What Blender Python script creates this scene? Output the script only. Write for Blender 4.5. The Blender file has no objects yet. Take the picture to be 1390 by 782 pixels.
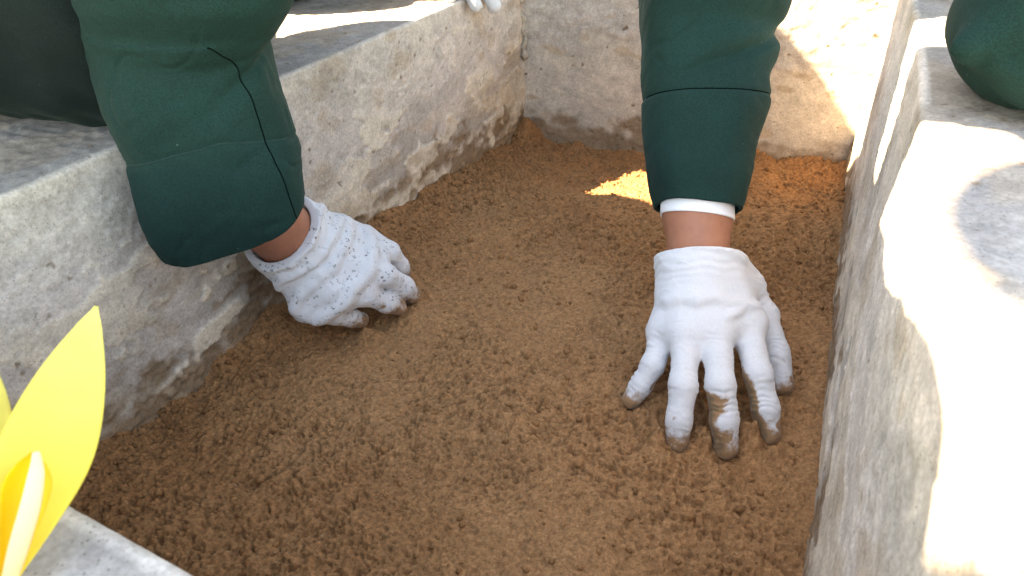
import bpy, math, random
import numpy as np
from mathutils import Matrix, Vector

# ------------------------------------------------------------------ camera, sky, sun, exposure
scene = bpy.context.scene
CAM = np.array([0.4301, -0.0493, 0.3677])
c_r, c_u, c_f = (np.array(v) for v in ([0.8957, 0.4433, -0.0345], [-0.2312, 0.5306, 0.8155], [-0.3798, 0.7225, -0.5777]))
cam_data = bpy.data.cameras.new("camera")
cam_data.sensor_width = 36.0
cam_data.lens = 22.94
cam_data.clip_start = 0.01
cam_data.clip_end = 500.0
cam_data.dof.use_dof = True
cam_data.dof.focus_distance = 0.56
cam_data.dof.aperture_fstop = 20.0
cam = bpy.data.objects.new("camera", cam_data)
m = Matrix.Identity(4)
for i in range(3):
    m[i][0], m[i][1], m[i][2], m[i][3] = c_r[i], c_u[i], -c_f[i], CAM[i]
cam.matrix_world = m
scene.collection.objects.link(cam)
scene.camera = cam

SUN = np.array([-0.63, -0.25, 0.735]); SUN /= np.linalg.norm(SUN)
elev = math.asin(SUN[2]); azim = math.atan2(SUN[0], SUN[1])
world = bpy.data.worlds.new("World"); scene.world = world
world.use_nodes = True
wn = world.node_tree.nodes; wl = world.node_tree.links
bg = wn.get("Background") or wn.new("ShaderNodeBackground")
sky = wn.new("ShaderNodeTexSky")
sky.sky_type = 'NISHITA'; sky.sun_disc = False
sky.sun_elevation = elev; sky.sun_rotation = azim
sky.air_density = 1.0; sky.dust_density = 0.4; sky.ozone_density = 1.0
wl.new(sky.outputs[0], bg.inputs[0]); bg.inputs[1].default_value = 0.15
sun_data = bpy.data.lights.new("sun", 'SUN')
sun_data.energy = 5.0; sun_data.angle = math.radians(0.53); sun_data.color = (1.0, 0.95, 0.88)
sun = bpy.data.objects.new("sun", sun_data)
sun.rotation_euler = Vector(SUN).to_track_quat('Z', 'Y').to_euler()
sun.location = (-2, -0.5, 2.5)
scene.collection.objects.link(sun)
scene.render.engine = 'CYCLES'
vs = scene.view_settings
vs.view_transform = 'Standard'; vs.look = 'None'; vs.gamma = 1.0; vs.use_curve_mapping = False
vs.exposure = 3.2
vs.use_white_balance = True
vs.white_balance_temperature = 10200
vs.white_balance_tint = 10

# ------------------------------------------------------------------ helpers
COL = scene.collection
rng = np.random.default_rng(7)

def mesh_np(name, V, Q, mat=None, parent=None, smooth=True, attr=None):
    V = np.ascontiguousarray(V, dtype=np.float32); Q = np.ascontiguousarray(Q, dtype=np.int32)
    k = Q.shape[1]
    me = bpy.data.meshes.new(name)
    me.vertices.add(len(V)); me.vertices.foreach_set("co", V.ravel())
    me.loops.add(Q.size); me.loops.foreach_set("vertex_index", Q.ravel())
    me.polygons.add(len(Q)); me.polygons.foreach_set("loop_start", np.arange(len(Q), dtype=np.int32) * k)
    me.polygons.foreach_set("loop_total", np.full(len(Q), k, dtype=np.int32))
    me.polygons.foreach_set("use_smooth", np.full(len(Q), smooth))
    me.update(calc_edges=True); me.validate()
    if attr:
        for an, val in attr.items():
            a = me.attributes.new(an, 'FLOAT_COLOR', 'POINT')
            col = np.ones((len(V), 4), dtype=np.float32); col[:, :3] = val if val.ndim == 2 else val[:, None]
            a.data.foreach_set("color", col.ravel())
    o = bpy.data.objects.new(name, me); COL.objects.link(o)
    if mat: me.materials.append(mat)
    if parent: o.parent = parent
    return o

def grid_quads(n, m_, wrap=False):
    i = np.arange(n - 1)[:, None]; j = np.arange(m_ if wrap else m_ - 1)[None, :]
    j2 = (j + 1) % m_
    return np.stack([(i * m_ + j), ((i + 1) * m_ + j), ((i + 1) * m_ + j2), (i * m_ + j2)], -1).reshape(-1, 4)

def tag(o, label, cat=None, group=None, kind=None):
    o["label"] = label
    if cat: o["category"] = cat
    if group: o["group"] = group
    if kind: o["kind"] = kind
    return o

def fnoise(n, m_, sx, sy, seed):
    """smooth random field, unit variance; sx, sy = feature size in cells"""
    w = np.random.default_rng(seed).standard_normal((n, m_))
    fx = np.fft.fftfreq(n)[:, None]; fy = np.fft.rfftfreq(m_)[None, :]
    g = np.exp(-2 * (np.pi ** 2) * ((fx * sx * .4) ** 2 + (fy * sy * .4) ** 2))
    r = np.fft.irfft2(np.fft.rfft2(w) * g, s=(n, m_))
    return (r - r.mean()) / r.std()

def sstep(a, b, x):
    t = np.clip((x - a) / (b - a), 0, 1); return t * t * (3 - 2 * t)

def bilin(F, u, v):
    u = np.clip(u, 0, F.shape[0] - 1.001); v = np.clip(v, 0, F.shape[1] - 1.001)
    i = u.astype(int); j = v.astype(int); a = u - i; b = v - j
    return F[i, j] * (1 - a) * (1 - b) + F[i + 1, j] * a * (1 - b) + F[i, j + 1] * (1 - a) * b + F[i + 1, j + 1] * a * b

def mixc(c, d, t):
    return c * (1 - t[..., None]) + np.array(d) * t[..., None]

# ------------------------------------------------------------------ materials
def new_mat(name):
    mt = bpy.data.materials.new(name); mt.use_nodes = True
    nt = mt.node_tree; b = nt.nodes["Principled BSDF"]
    return mt, nt, b

def noise_node(nt, scale, detail=3, rough=.6, coord=None):
    n = nt.nodes.new("ShaderNodeTexNoise"); n.inputs["Scale"].default_value = scale
    n.inputs["Detail"].default_value = detail; n.inputs["Roughness"].default_value = rough
    if coord is None:
        coord = nt.nodes.new("ShaderNodeTexCoord").outputs["Object"]
    nt.links.new(coord, n.inputs["Vector"])
    return n

def ramp(nt, src, p0, p1, c0, c1):
    r = nt.nodes.new("ShaderNodeValToRGB")
    r.color_ramp.elements[0].position = p0; r.color_ramp.elements[1].position = p1
    r.color_ramp.elements[0].color = (*c0, 1); r.color_ramp.elements[1].color = (*c1, 1)
    nt.links.new(src, r.inputs[0]); return r

def mult(nt, a, b, blend='MULTIPLY', fac=1.0):
    x = nt.nodes.new("ShaderNodeMix"); x.data_type = 'RGBA'; x.blend_type = blend
    x.inputs[0].default_value = fac
    for s, q in ((a, 6), (b, 7)):
        if isinstance(s, tuple): x.inputs[q].default_value = (*s, 1)
        else: nt.links.new(s, x.inputs[q])
    return x.outputs[2]

def bump(nt, b, height, strength, dist):
    n = nt.nodes.new("ShaderNodeBump"); n.inputs["Strength"].default_value = strength
    n.inputs["Distance"].default_value = dist
    nt.links.new(height, n.inputs["Height"]); nt.links.new(n.outputs[0], b.inputs["Normal"])
    return n

def attr_col(nt, name):
    a = nt.nodes.new("ShaderNodeAttribute"); a.attribute_name = name; return a

def mat_concrete():
    mt, nt, b = new_mat("concrete")
    a = attr_col(nt, "albedo")
    n1 = noise_node(nt, 420, 4, .65); n2 = noise_node(nt, 900, 2, .6); n3 = noise_node(nt, 60, 5, .6)
    c = mult(nt, a.outputs["Color"], ramp(nt, n1.outputs[0], .38, .62, (.83, .82, .81), (1.10, 1.10, 1.10)).outputs[0])
    c = mult(nt, c, ramp(nt, n3.outputs[0], .3, .7, (.91, .90, .89), (1.06, 1.06, 1.06)).outputs[0])
    # small dark sand-grain specks
    v = nt.nodes.new("ShaderNodeTexVoronoi"); v.inputs["Scale"].default_value = 430
    nt.links.new(nt.nodes.new("ShaderNodeTexCoord").outputs["Object"], v.inputs["Vector"])
    sp = ramp(nt, v.outputs["Distance"], .10, .24, (.52, .48, .45), (1, 1, 1))
    gate = ramp(nt, noise_node(nt, 130, 2).outputs[0], .46, .6, (1, 1, 1), (0, 0, 0))
    c2 = mult(nt, sp.outputs[0], gate.outputs[0], 'LIGHTEN')
    c = mult(nt, c, c2)
    nt.links.new(c, b.inputs["Base Color"]); b.inputs["Roughness"].default_value = .93
    b.inputs["Specular IOR Level"].default_value = .25
    h = mult(nt, n1.outputs[0], n2.outputs[0], 'ADD')
    bump(nt, b, h, .4, .0005)
    return mt

def mat_sand():
    mt, nt, b = new_mat("damp_sand")
    a = attr_col(nt, "albedo")
    n1 = noise_node(nt, 560, 3, .7); n2 = noise_node(nt, 1100, 2, .6); n3 = noise_node(nt, 300, 4, .6)
    c = mult(nt, a.outputs["Color"], ramp(nt, n1.outputs[0], .36, .66, (.78, .76, .74), (1.17, 1.18, 1.19)).outputs[0])
    c = mult(nt, c, ramp(nt, n2.outputs[0], .38, .64, (.86, .85, .84), (1.13, 1.13, 1.14)).outputs[0])
    nt.links.new(c, b.inputs["Base Color"]); b.inputs["Roughness"].default_value = .9
    b.inputs["Specular IOR Level"].default_value = .2
    h = mult(nt, n3.outputs[0], n1.outputs[0], 'ADD')
    bump(nt, b, h, .5, .0009)
    return mt

def mat_wool(name, col, hi):
    mt, nt, b = new_mat(name)
    n0 = noise_node(nt, 18, 3, .5); n1 = noise_node(nt, 900, 3, .7)
    c = ramp(nt, n0.outputs[0], .3, .7, col, hi).outputs[0]
    c = mult(nt, c, ramp(nt, n1.outputs[0], .36, .64, (.66, .66, .66), (1.3, 1.3, 1.3)).outputs[0])
    # a few pale lint specks
    v = nt.nodes.new("ShaderNodeTexVoronoi"); v.inputs["Scale"].default_value = 75
    nt.links.new(nt.nodes.new("ShaderNodeTexCoord").outputs["Object"], v.inputs["Vector"])
    lint = ramp(nt, v.outputs["Distance"], .022, .04, (.16, .2, .18), (0, 0, 0))
    c = mult(nt, c, lint.outputs[0], 'ADD', .5)
    nt.links.new(c, b.inputs["Base Color"]); b.inputs["Roughness"].default_value = .85
    b.inputs["Specular IOR Level"].default_value = .2
    b.inputs["Sheen Weight"].default_value = .03; b.inputs["Sheen Roughness"].default_value = .5
    b.inputs["Sheen Tint"].default_value = (.35, .62, .55, 1)
    bump(nt, b, n1.outputs[0], .35, .0006)
    return mt

def mat_glove(name, specks):
    mt, nt, b = new_mat(name)
    a = attr_col(nt, "dirt")
    n1 = noise_node(nt, 700, 3, .7); n2 = noise_node(nt, 160, 3, .6)
    base = mult(nt, (.62, .615, .63), ramp(nt, n1.outputs[0], .3, .7, (.93, .93, .93), (1.04, 1.04, 1.04)).outputs[0])
    # dirt: attribute plus noise, thresholded into ragged stains
    add = nt.nodes.new("ShaderNodeMath"); add.operation = 'ADD'
    sc = nt.nodes.new("ShaderNodeMath"); sc.operation = 'MULTIPLY_ADD'
    nt.links.new(n2.outputs[0], sc.inputs[0]); sc.inputs[1].default_value = 1.1; sc.inputs[2].default_value = -.55
    nt.links.new(a.outputs["Fac"], add.inputs[0]); nt.links.new(sc.outputs[0], add.inputs[1])
    f1 = ramp(nt, add.outputs[0], .34, .66, (0, 0, 0), (1, 1, 1))
    x = nt.nodes.new("ShaderNodeMix"); x.data_type = 'RGBA'
    nt.links.new(f1.outputs[0], x.inputs[0]); nt.links.new(base, x.inputs[6]); x.inputs[7].default_value = (.31, .175, .092, 1)
    c = x.outputs[2]
    f2 = ramp(nt, add.outputs[0], .78, .98, (0, 0, 0), (1, 1, 1))
    y = nt.nodes.new("ShaderNodeMix"); y.data_type = 'RGBA'
    nt.links.new(f2.outputs[0], y.inputs[0]); nt.links.new(c, y.inputs[6]); y.inputs[7].default_value = (.20, .125, .07, 1)
    c = y.outputs[2]
    if specks:
        v = nt.nodes.new("ShaderNodeTexVoronoi"); v.inputs["Scale"].default_value = 260
        tc = nt.nodes.new("ShaderNodeTexCoord"); wn_ = noise_node(nt, 420, 2, .6, tc.outputs["Object"])
        va = nt.nodes.new("ShaderNodeVectorMath"); va.operation = 'MULTIPLY_ADD'; va.inputs[1].default_value = (.006, .006, .006)
        nt.links.new(wn_.outputs["Color"], va.inputs[0]); nt.links.new(tc.outputs["Object"], va.inputs[2]); nt.links.new(va.outputs[0], v.inputs["Vector"])
        sp = ramp(nt, v.outputs["Distance"], .12, .34, (.13, .10, .09), (1, 1, 1))
        gate = ramp(nt, noise_node(nt, 90, 2).outputs[0], .46, .60, (1, 1, 1), (0, 0, 0))
        c = mult(nt, c, mult(nt, sp.outputs[0], gate.outputs[0], 'LIGHTEN'))
    nt.links.new(c, b.inputs["Base Color"]); b.inputs["Roughness"].default_value = .9
    b.inputs["Specular IOR Level"].default_value = .15
    b.inputs["Sheen Weight"].default_value = .15
    b.inputs["Subsurface Weight"].default_value = .25; b.inputs["Subsurface Scale"].default_value = .002; b.inputs["Subsurface Radius"].default_value = (1, 1, 1)
    bump(nt, b, n1.outputs[0], .35, .0005)
    return mt

def mat_simple(name, col, rough=.6, nscale=200, amt=.15, spec=.4, sss=0):
    mt, nt, b = new_mat(name)
    n = noise_node(nt, nscale, 4, .6)
    c = mult(nt, col, ramp(nt, n.outputs[0], .3, .7, (1 - amt,) * 3, (1 + amt,) * 3).outputs[0])
    nt.links.new(c, b.inputs["Base Color"]); b.inputs["Roughness"].default_value = rough
    b.inputs["Specular IOR Level"].default_value = spec
    if sss:
        b.inputs["Subsurface Weight"].default_value = sss; b.inputs["Subsurface Scale"].default_value = .004
        b.inputs["Subsurface Radius"].default_value = (1, .35, .2)
    bump(nt, b, n.outputs[0], .2, .0008)
    return mt

def mat_petal():
    mt, nt, b = new_mat("yellow_petal")
    a = attr_col(nt, "albedo")
    n = noise_node(nt, 90, 3, .5)
    c = mult(nt, a.outputs["Color"], ramp(nt, n.outputs[0], .3, .7, (.93, .92, .9), (1.05, 1.05, 1.05)).outputs[0])
    nt.links.new(c, b.inputs["Base Color"]); b.inputs["Roughness"].default_value = .45
    b.inputs["Specular IOR Level"].default_value = .3
    tr = nt.nodes.new("ShaderNodeBsdfTranslucent"); nt.links.new(c, tr.inputs["Color"])
    ms = nt.nodes.new("ShaderNodeMixShader"); ms.inputs[0].default_value = .4
    out = nt.nodes["Material Output"]
    nt.links.new(b.outputs[0], ms.inputs[1]); nt.links.new(tr.outputs[0], ms.inputs[2]); nt.links.new(ms.outputs[0], out.inputs[0])
    return mt

M_CONC = mat_concrete(); M_SAND = mat_sand()
M_GREEN = mat_wool("green_wool", (.0026, .0205, .0170), (.0038, .0275, .0228))
M_SEAM = mat_simple("seam_thread", (.0008, .0035, .003), .95, 200, .15, .05)
M_STITCH = mat_simple("pale_stitching", (.006, .030, .026), .9)
M_DARK = mat_wool("dark_trouser_wool", (.0026, .0075, .0072), (.0045, .0125, .012))
M_GLOVE = mat_glove("white_glove", False); M_GLOVE_S = mat_glove("speckled_glove", True)
M_SKIN = mat_simple("skin", (.37, .148, .088), .5, 120, .1, .35, .15)
M_SHIRT = mat_simple("white_shirt", (.8, .8, .82), .8, 600, .04)
M_HAIR = mat_simple("black_hair", (.012, .010, .009), .5, 300, .3)
M_SHOE = mat_simple("black_leather", (.012, .012, .013), .4, 150, .2)
M_EYE = mat_simple("eye_white", (.7, .68, .65), .2, 100, .05)
M_STEM = mat_simple("green_stem", (.06, .16, .03), .5, 200, .2)
M_PETAL = mat_petal()

# ------------------------------------------------------------------ the ground and the sand
W = 0.458; LEN = 0.832
def right_x(y):      # inner base line of the right-hand wall
    return np.interp(y, [-.4, .2154, .3927, .59, .8381, 1.3], [.482, .4771, .4722, .4681, .4572, .44])

def build_ground():
    n = 60
    r = np.concatenate([[0], np.geomspace(.3, 150, n)])
    th = np.linspace(0, 2 * np.pi, 73)[:-1]
    X = r[:, None] * np.cos(th) + .2; Y = r[:, None] * np.sin(th) + .4
    Z = -.10 + .004 * np.sin(X * 7) * np.cos(Y * 5) * np.clip(r[:, None], 0, 1)
    V = np.stack([X, Y, Z], -1).reshape(-1, 3)
    alb = np.tile(np.array([[.36, .31, .25]]), (len(V), 1)) * (1 + .06 * rng.standard_normal((len(V), 1)))
    o = mesh_np("ground", V, grid_quads(len(r), 72, True), M_CONC, attr={"albedo": alb})
    tag(o, "pale dusty ground around the concrete pit", kind="structure")
build_ground()

STEP = .0009
SX = np.arange(-.006, .490, STEP); SY = np.arange(.0, .840, STEP)
def sand_field():
    nx, ny = len(SX), len(SY)
    X, Y = np.meshgrid(SX, SY, indexing='ij')
    zl = np.interp(Y, [0, .09, .143, .214, .308, .367, .46, .555, .666, .80, .84],
                   [.006, .0053, 0, -.010, -.011, -.005, .006, .005, -.002, -.018, -.024])
    zf = np.interp(X, [0, .024, .11, .35, .42, .457, .5], [-.026, -.029, -.033, -.010, -.004, .002, .002])
    Z = zl * np.exp(-(X / .10) ** 2) + zf * np.exp(-((LEN - Y) / .17) ** 2) * (1 - .5 * np.exp(-(X / .1) ** 2))
    Z += .030 * np.exp(-((X - .012) ** 2 + (Y - .818) ** 2) / .019 ** 2)          # loose pile in the far corner
    Z += .006 * np.exp(-((right_x(Y) - X) / .012) ** 2) * (.6 + .4 * fnoise(nx, ny, 30, 30, 3))
    Z += .008 * np.exp(-((X) / .014) ** 2) * np.clip(.6 + .5 * fnoise(nx, ny, 30, 30, 4), 0, 2)
    Z += .006 * np.exp(-((LEN - Y) / .012) ** 2) * np.clip(.6 + .5 * fnoise(nx, ny, 30, 30, 5), 0, 2)
    Z += .0030 * fnoise(nx, ny, 120, 120, 11) + .0018 * fnoise(nx, ny, 50, 45, 12) + .0010 * fnoise(nx, ny, 24, 20, 10)
    # swept and patted places are smoother, the rest is crumbly
    rough = sstep(-.9, .9, fnoise(nx, ny, 90, 90, 13) + .35 * fnoise(nx, ny, 30, 30, 14))
    rough = np.clip(rough * .75 + .45 * np.exp(-((X - .03) / .09) ** 2) + .35 * sstep(.45, .7, Y) + .25, .30, 1.25)
    f1 = fnoise(nx, ny, 3.0, 2.6, 15); f2 = fnoise(nx, ny, 6, 5, 16); f3 = fnoise(nx, ny, 2.0, 2.0, 17); f4 = fnoise(nx, ny, 26, 20, 18)
    mx = lambda s_, k_: np.maximum(np.maximum(fnoise(nx, ny, s_, s_, k_), fnoise(nx, ny, s_, s_, k_ + 1)), fnoise(nx, ny, s_, s_, k_ + 2)) - .85
    crumb = .0005 * mx(2.4, 60) + .0006 * mx(3.8, 70) + .0009 * np.tanh(mx(9, 80) * 1.2) + .0003 * f3
    crack = -.0042 * np.exp(-(fnoise(nx, ny, 7, 4.2, 91) / .17) ** 2) * sstep(.35, .9, fnoise(nx, ny, 8, 5.5, 92)) - .0034 * np.exp(-(fnoise(nx, ny, 4.6, 3.2, 93) / .2) ** 2) * sstep(.5, 1.0, fnoise(nx, ny, 6, 5, 94))
    pits = crack - .0034 * sstep(1.35, 1.7, -f1 + .3 * f2) - .0036 * sstep(1.6, 1.95, -f2 + .3 * f3)
    # low diagonal drag ripples left by fingers
    dx, dy = X - .27, Y - .37
    q = dx * .35 + dy * .94
    rip = np.sin(q / .0085 * np.pi + 1.6 * fnoise(nx, ny, 40, 40, 19)) * np.exp(-(dx / .10) ** 2 - (dy / .09) ** 2)
    Z += rough * (crumb + pits) + .0017 * rip * (.6 + .4 * f4)
    # furrows under the spread fingers, and sand heaped at their tips
    for (ax, ay, bx, by) in ((.437, .335, .442, .306), (.407, .31, .417, .280), (.382, .30, .384, .272), (.35, .325, .341, .302)):
        t = np.clip(((X - ax) * (bx - ax) + (Y - ay) * (by - ay)) / ((bx - ax) ** 2 + (by - ay) ** 2), 0, 1.0)
        d = np.hypot(X - ax - t * (bx - ax), Y - ay - t * (by - ay))
        Z -= .0045 * np.exp(-(d / .009) ** 2)
    for (hx, hy, h) in ((.420, .270, .007), (.385, .262, .005), (.445, .296, .006), (.338, .297, .004), (.118, .358, .008), (.118, .330, .008), (.098, .300, .007), (.092, .383, .007), (.400, .288, .012), (.429, .305, .012), (.372, .276, .008), (.352, .296, .006)):
        Z += 1.35 * h * np.exp(-((X - hx) ** 2 + (Y - hy) ** 2) / .010 ** 2) * (.8 + .25 * f2)
    # colour: damp brown, darker by the long wall and far end, lighter in patches
    damp = fnoise(nx, ny, 130, 130, 21) * .5 + fnoise(nx, ny, 25, 25, 22) * .25
    base = np.zeros((nx, ny, 3)) + np.array([.315, .156, .070])
    base = mixc(base, [.255, .112, .045], sstep(-.2, 1.0, -damp * .5 + .6 * np.exp(-(X / .12) ** 2) + .4 * sstep(.4, .7, Y)) * .6)
    base = mixc(base, [.345, .178, .083], sstep(.1, 1.0, damp * .6 + .5 * sstep(.33, .12, Y)) * .4)
    grain = np.random.default_rng(33).standard_normal((nx, ny))
    base *= np.clip(1 + .10 * f3 + .05 * f1 + .07 * grain, .45, 1.6)[..., None]
    base = mixc(base, [.12, .07, .042], (grain > 2.25) * .6); base = mixc(base, [.50, .36, .22], (grain < -2.8) * .5)
    return X, Y, Z, base
SAND_X, SAND_Y, SAND_Z, SAND_C = sand_field()
def sand_z(x, y):
    return float(bilin(SAND_Z, np.array([(x - SX[0]) / STEP]), np.array([(y - SY[0]) / STEP]))[0])
o = mesh_np("sand_bed", np.stack([SAND_X, SAND_Y, SAND_Z], -1).reshape(-1, 3), grid_quads(len(SX), len(SY)), M_SAND,
            attr={"albedo": np.clip(SAND_C.reshape(-1, 3), 0, 1)})
tag(o, "damp brown sand bed filling the concrete pit", kind="structure")

# loose crumbs lying on the sand
def build_crumbs():
    t = (1 + 5 ** .5) / 2
    iv = np.array([[-1, t, 0], [1, t, 0], [-1, -t, 0], [1, -t, 0], [0, -1, t], [0, 1, t], [0, -1, -t], [0, 1, -t], [t, 0, -1], [t, 0, 1], [-t, 0, -1], [-t, 0, 1]]) / 1.9
    it = np.array([[0, 11, 5], [0, 5, 1], [0, 1, 7], [0, 7, 10], [0, 10, 11], [1, 5, 9], [5, 11, 4], [11, 10, 2], [10, 7, 6], [7, 1, 8],
                   [3, 9, 4], [3, 4, 2], [3, 2, 6], [3, 6, 8], [3, 8, 9], [4, 9, 5], [2, 4, 11], [6, 2, 10], [8, 6, 7], [9, 8, 1]])
    r = np.random.default_rng(5); N = 3600
    x = r.uniform(.004, .462, N); y = r.uniform(.03, .825, N)
    edge = r.random(N) < .33
    x[edge] = np.abs(r.normal(0, .03, edge.sum())) + .003
    s = .0006 + .0021 * r.random(N) ** 4
    s[:90] = r.uniform(.0022, .0042, 90)
    z = bilin(SAND_Z, (x - SX[0]) / STEP, (y - SY[0]) / STEP)
    V = iv[None] * (1 + .3 * r.standard_normal((N, 12, 1))) * s[:, None, None]
    V = V + np.stack([x, y, z + s * .25], -1)[:, None]
    T = it[None] + (np.arange(N) * 12)[:, None, None]
    c = np.array([.30, .145, .062])[None] * r.uniform(.7, 1.15, (N, 1))
    o = mesh_np("sand_crumbs", V.reshape(-1, 3), T.reshape(-1, 3), M_SAND, attr={"albedo": np.repeat(c, 12, 0)})
    tag(o, "loose crumbs of damp sand scattered over the sand bed", "sand", kind="stuff")
build_crumbs()

# ------------------------------------------------------------------ the concrete pit walls
def wall(name, us, prof_fine, H, topw, place, paint, seed, edge_r=.0032, top_fine=.003, depth=.075):
    """us: distances along the wall; place(u, a, z) -> xyz where a = distance behind the inner face; paint gives albedo+relief"""
    face = np.arange(-depth, H - edge_r, prof_fine)
    arc = np.linspace(0, np.pi / 2, 7)
    top = np.concatenate([np.arange(edge_r + top_fine, min(.26, topw), top_fine), np.arange(min(.26, topw) + .02, topw, .02), [topw]]) if topw > .02 else np.array([topw])
    a = np.concatenate([np.zeros(len(face)), edge_r - edge_r * np.cos(arc), top, [topw + .002] * 2])
    z = np.concatenate([face, H - edge_r + edge_r * np.sin(arc), np.full(len(top), H), [H - .1, -.12]])
    na = np.concatenate([-np.ones(len(face)), -np.cos(arc), np.zeros(len(top)), [1, 1]])
    nz = np.concatenate([np.zeros(len(face)), np.sin(arc), np.ones(len(top)), [0, 0]])
    t = np.concatenate([[0], np.cumsum(np.hypot(np.diff(a), np.diff(z)))])       # unrolled coordinate
    U, T = np.meshgrid(us, t, indexing='ij')
    A = np.broadcast_to(a, U.shape); Zz = np.broadcast_to(z, U.shape)
    gs = .0016
    nu = int((us[-1] - us[0]) / gs) + 4; nt_ = int(min(t[-1], 1.0) / gs) + 4
    def F(sx, sy, k):
        return bilin(fnoise(nu, nt_, sx, sy, seed * 100 + k), (U - us[0]) / gs, T / gs)
    disp, alb = paint(U, A, Zz, F)
    A2 = A - disp * (-na)[None] * 1.0
    A2 = A + disp * na[None]; Z2 = Zz + disp * nz[None]
    V = place(U, A2, Z2)
    us_c = [place(np.full((1, len(t)), q), np.full((1, len(t)), topw * .5), np.full((1, len(t)), .03)) for q in (us[0], us[-1])]   # closed ends
    V = np.concatenate([us_c[0], V, us_c[1]]); alb = np.concatenate([alb[:1], alb, alb[-1:]])
    o = mesh_np(name, V.reshape(-1, 3), grid_quads(len(us) + 2, len(t)), M_CONC, attr={"albedo": np.clip(alb, 0, .95).reshape(-1, 3)})
    return o

GREY = np.array([.555, .49, .44]); BEIGE = np.array([.67, .58, .465]); DGREY = np.array([.39, .35, .305]); BROWN = np.array([.25, .155, .085]); OCHRE = np.array([.42, .29, .17])

def paint_side(H, grit_amt, seed_off, patchy=1.0, pale=1.0):
    def f(U, A, Z, F):
        onface = (A < .004); v = np.clip(Z / H, -.3, 1)
        f1 = F(2.2, 2.2, 1); f2 = F(4, 4, 2); big = F(60, 26, 3); mid = F(24, 11, 4); sm = F(9, 6, 5); huge = F(150, 60, 6); streak = F(34, 5, 7)
        alb = np.zeros(U.shape + (3,)) + GREY * pale
        up = sstep(.45, .62, v + .09 * big + .03 * mid)                 # gritty upper band
        grit = f1 * .00022 + f2 * .00014
        disp = grit * (.35 + .65 * up) * grit_amt
        low = sstep(.34, .26, v + .11 * big + .05 * mid)               # smoother bared lower layer
        pm = F(40, 22, 8) * .8 + mid * .5 + sm * .22
        band = np.exp(-((v - .42) / .27) ** 2)
        patch = sstep(.10, .20, pm + .10 * f2 + .07 * f1 + 1.0 * band - .60) * (1 - .75 * up) * patchy
        alb = mixc(alb, DGREY * pale, low * .75 * (1 - patch))
        alb = mixc(alb, BEIGE * pale, patch * .85)
        disp += patch * .0010 - low * (1 - patch) * .0008
        fl = sstep(.25, .36, streak + .5 * mid - .15) * sstep(.55, .3, v) # thin flakes running along the wall
        disp += fl * .00045
        alb = mixc(alb, BEIGE * 1.05 * pale, fl * .35)
        brown = sstep(.15, 1.0, F(22, 14, 9) * .7 + .4 * sm - .35 + .35 * band)
        alb = mixc(alb, OCHRE * .8, brown * .42 * onface)
        dk = sstep(.55, 1.3, F(30, 18, 10) + .3 * sm); alb = mixc(alb, DGREY * .8, dk * .4 * onface)
        # sand rubbed on the foot of the wall
        foot = sstep(.20, .03, v + .055 * mid + .05 * sm + .03 * f2)
        alb = mixc(alb, BROWN, foot * .85 * onface); disp += foot * (.0004 * f2 + .0003 * f1 + .0004) * onface
        dots = sstep(2.2, 2.6, F(2.6, 2.2, 11)) * onface; alb = mixc(alb, BROWN * .7, dots * .7); disp -= dots * .0006
        # top of the ledge: albedo lowered to offset strong skylight, finely speckled, with rust-brown dirt
        top = 1 - onface.astype(float)
        alb = mixc(alb, np.array([.335, .300, .278]), top * .94)
        st = sstep(.2, 1.2, F(40, 30, 12) + .5 * F(10, 8, 13)) * top
        alb = mixc(alb, OCHRE, st * .28)
        sp = sstep(2.0, 2.5, F(3, 2.6, 14) + .5 * F(40, 40, 15)) * top; alb = mixc(alb, BROWN * .8, sp * .7)
        disp += top * (F(6, 6, 16) * .00010 + F(80, 80, 17) * .0003)
        disp += F(110, 70, 18) * .00045 + F(16, 12, 19) * .00010
        edge = np.exp(-((np.abs(Z - H) + A) / .012) ** 2); disp *= 1 - .75 * edge
        alb *= (1 + .05 * f1 + .06 * sm + .05 * huge)[..., None]
        return disp, alb
    return f

fine = lambda a, b, st, lo, hi, c=.03: np.concatenate([np.arange(lo, a, c), np.arange(a, b, st), np.arange(b, hi + 1e-6, c)])
usL = np.concatenate([[-.004, .01], np.arange(.03, .8355, .0016)])
oL = wall("concrete_wall", usL, .0016, .2005, .86,
          lambda U, A, Z: np.stack([.004 * np.clip(Z, 0, .2) / .2 - A, U, Z], -1), paint_side(.2, 1.0, 0), 1)
tag(oL, "long grey concrete wall with flaking beige plaster patches behind the clenched speckled glove", "wall")
usR = np.concatenate([[-.004, .01], np.arange(.03, .8355, .0018)])
def placeR(U, A, Z):
    base = right_x(U)
    lean = np.interp(U, [-.6, .068, .108, .146, .235, .354, .444, .588, .84], [.4835, .4835, .4803, .477, .4742, .4737, .474, .471, .465]) - base
    return np.stack([base + lean * np.clip(Z, 0, .229) / .2286 + A, U, Z], -1)
oR = wall("concrete_wall", usR, .0018, .2286, .46, placeR, paint_side(.2286, 1.0, 3, .6, 1.18), 2)
tag(oR, "sunlit concrete wall with a wide pale ledge beside the spread gloved hand", "wall")

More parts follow.
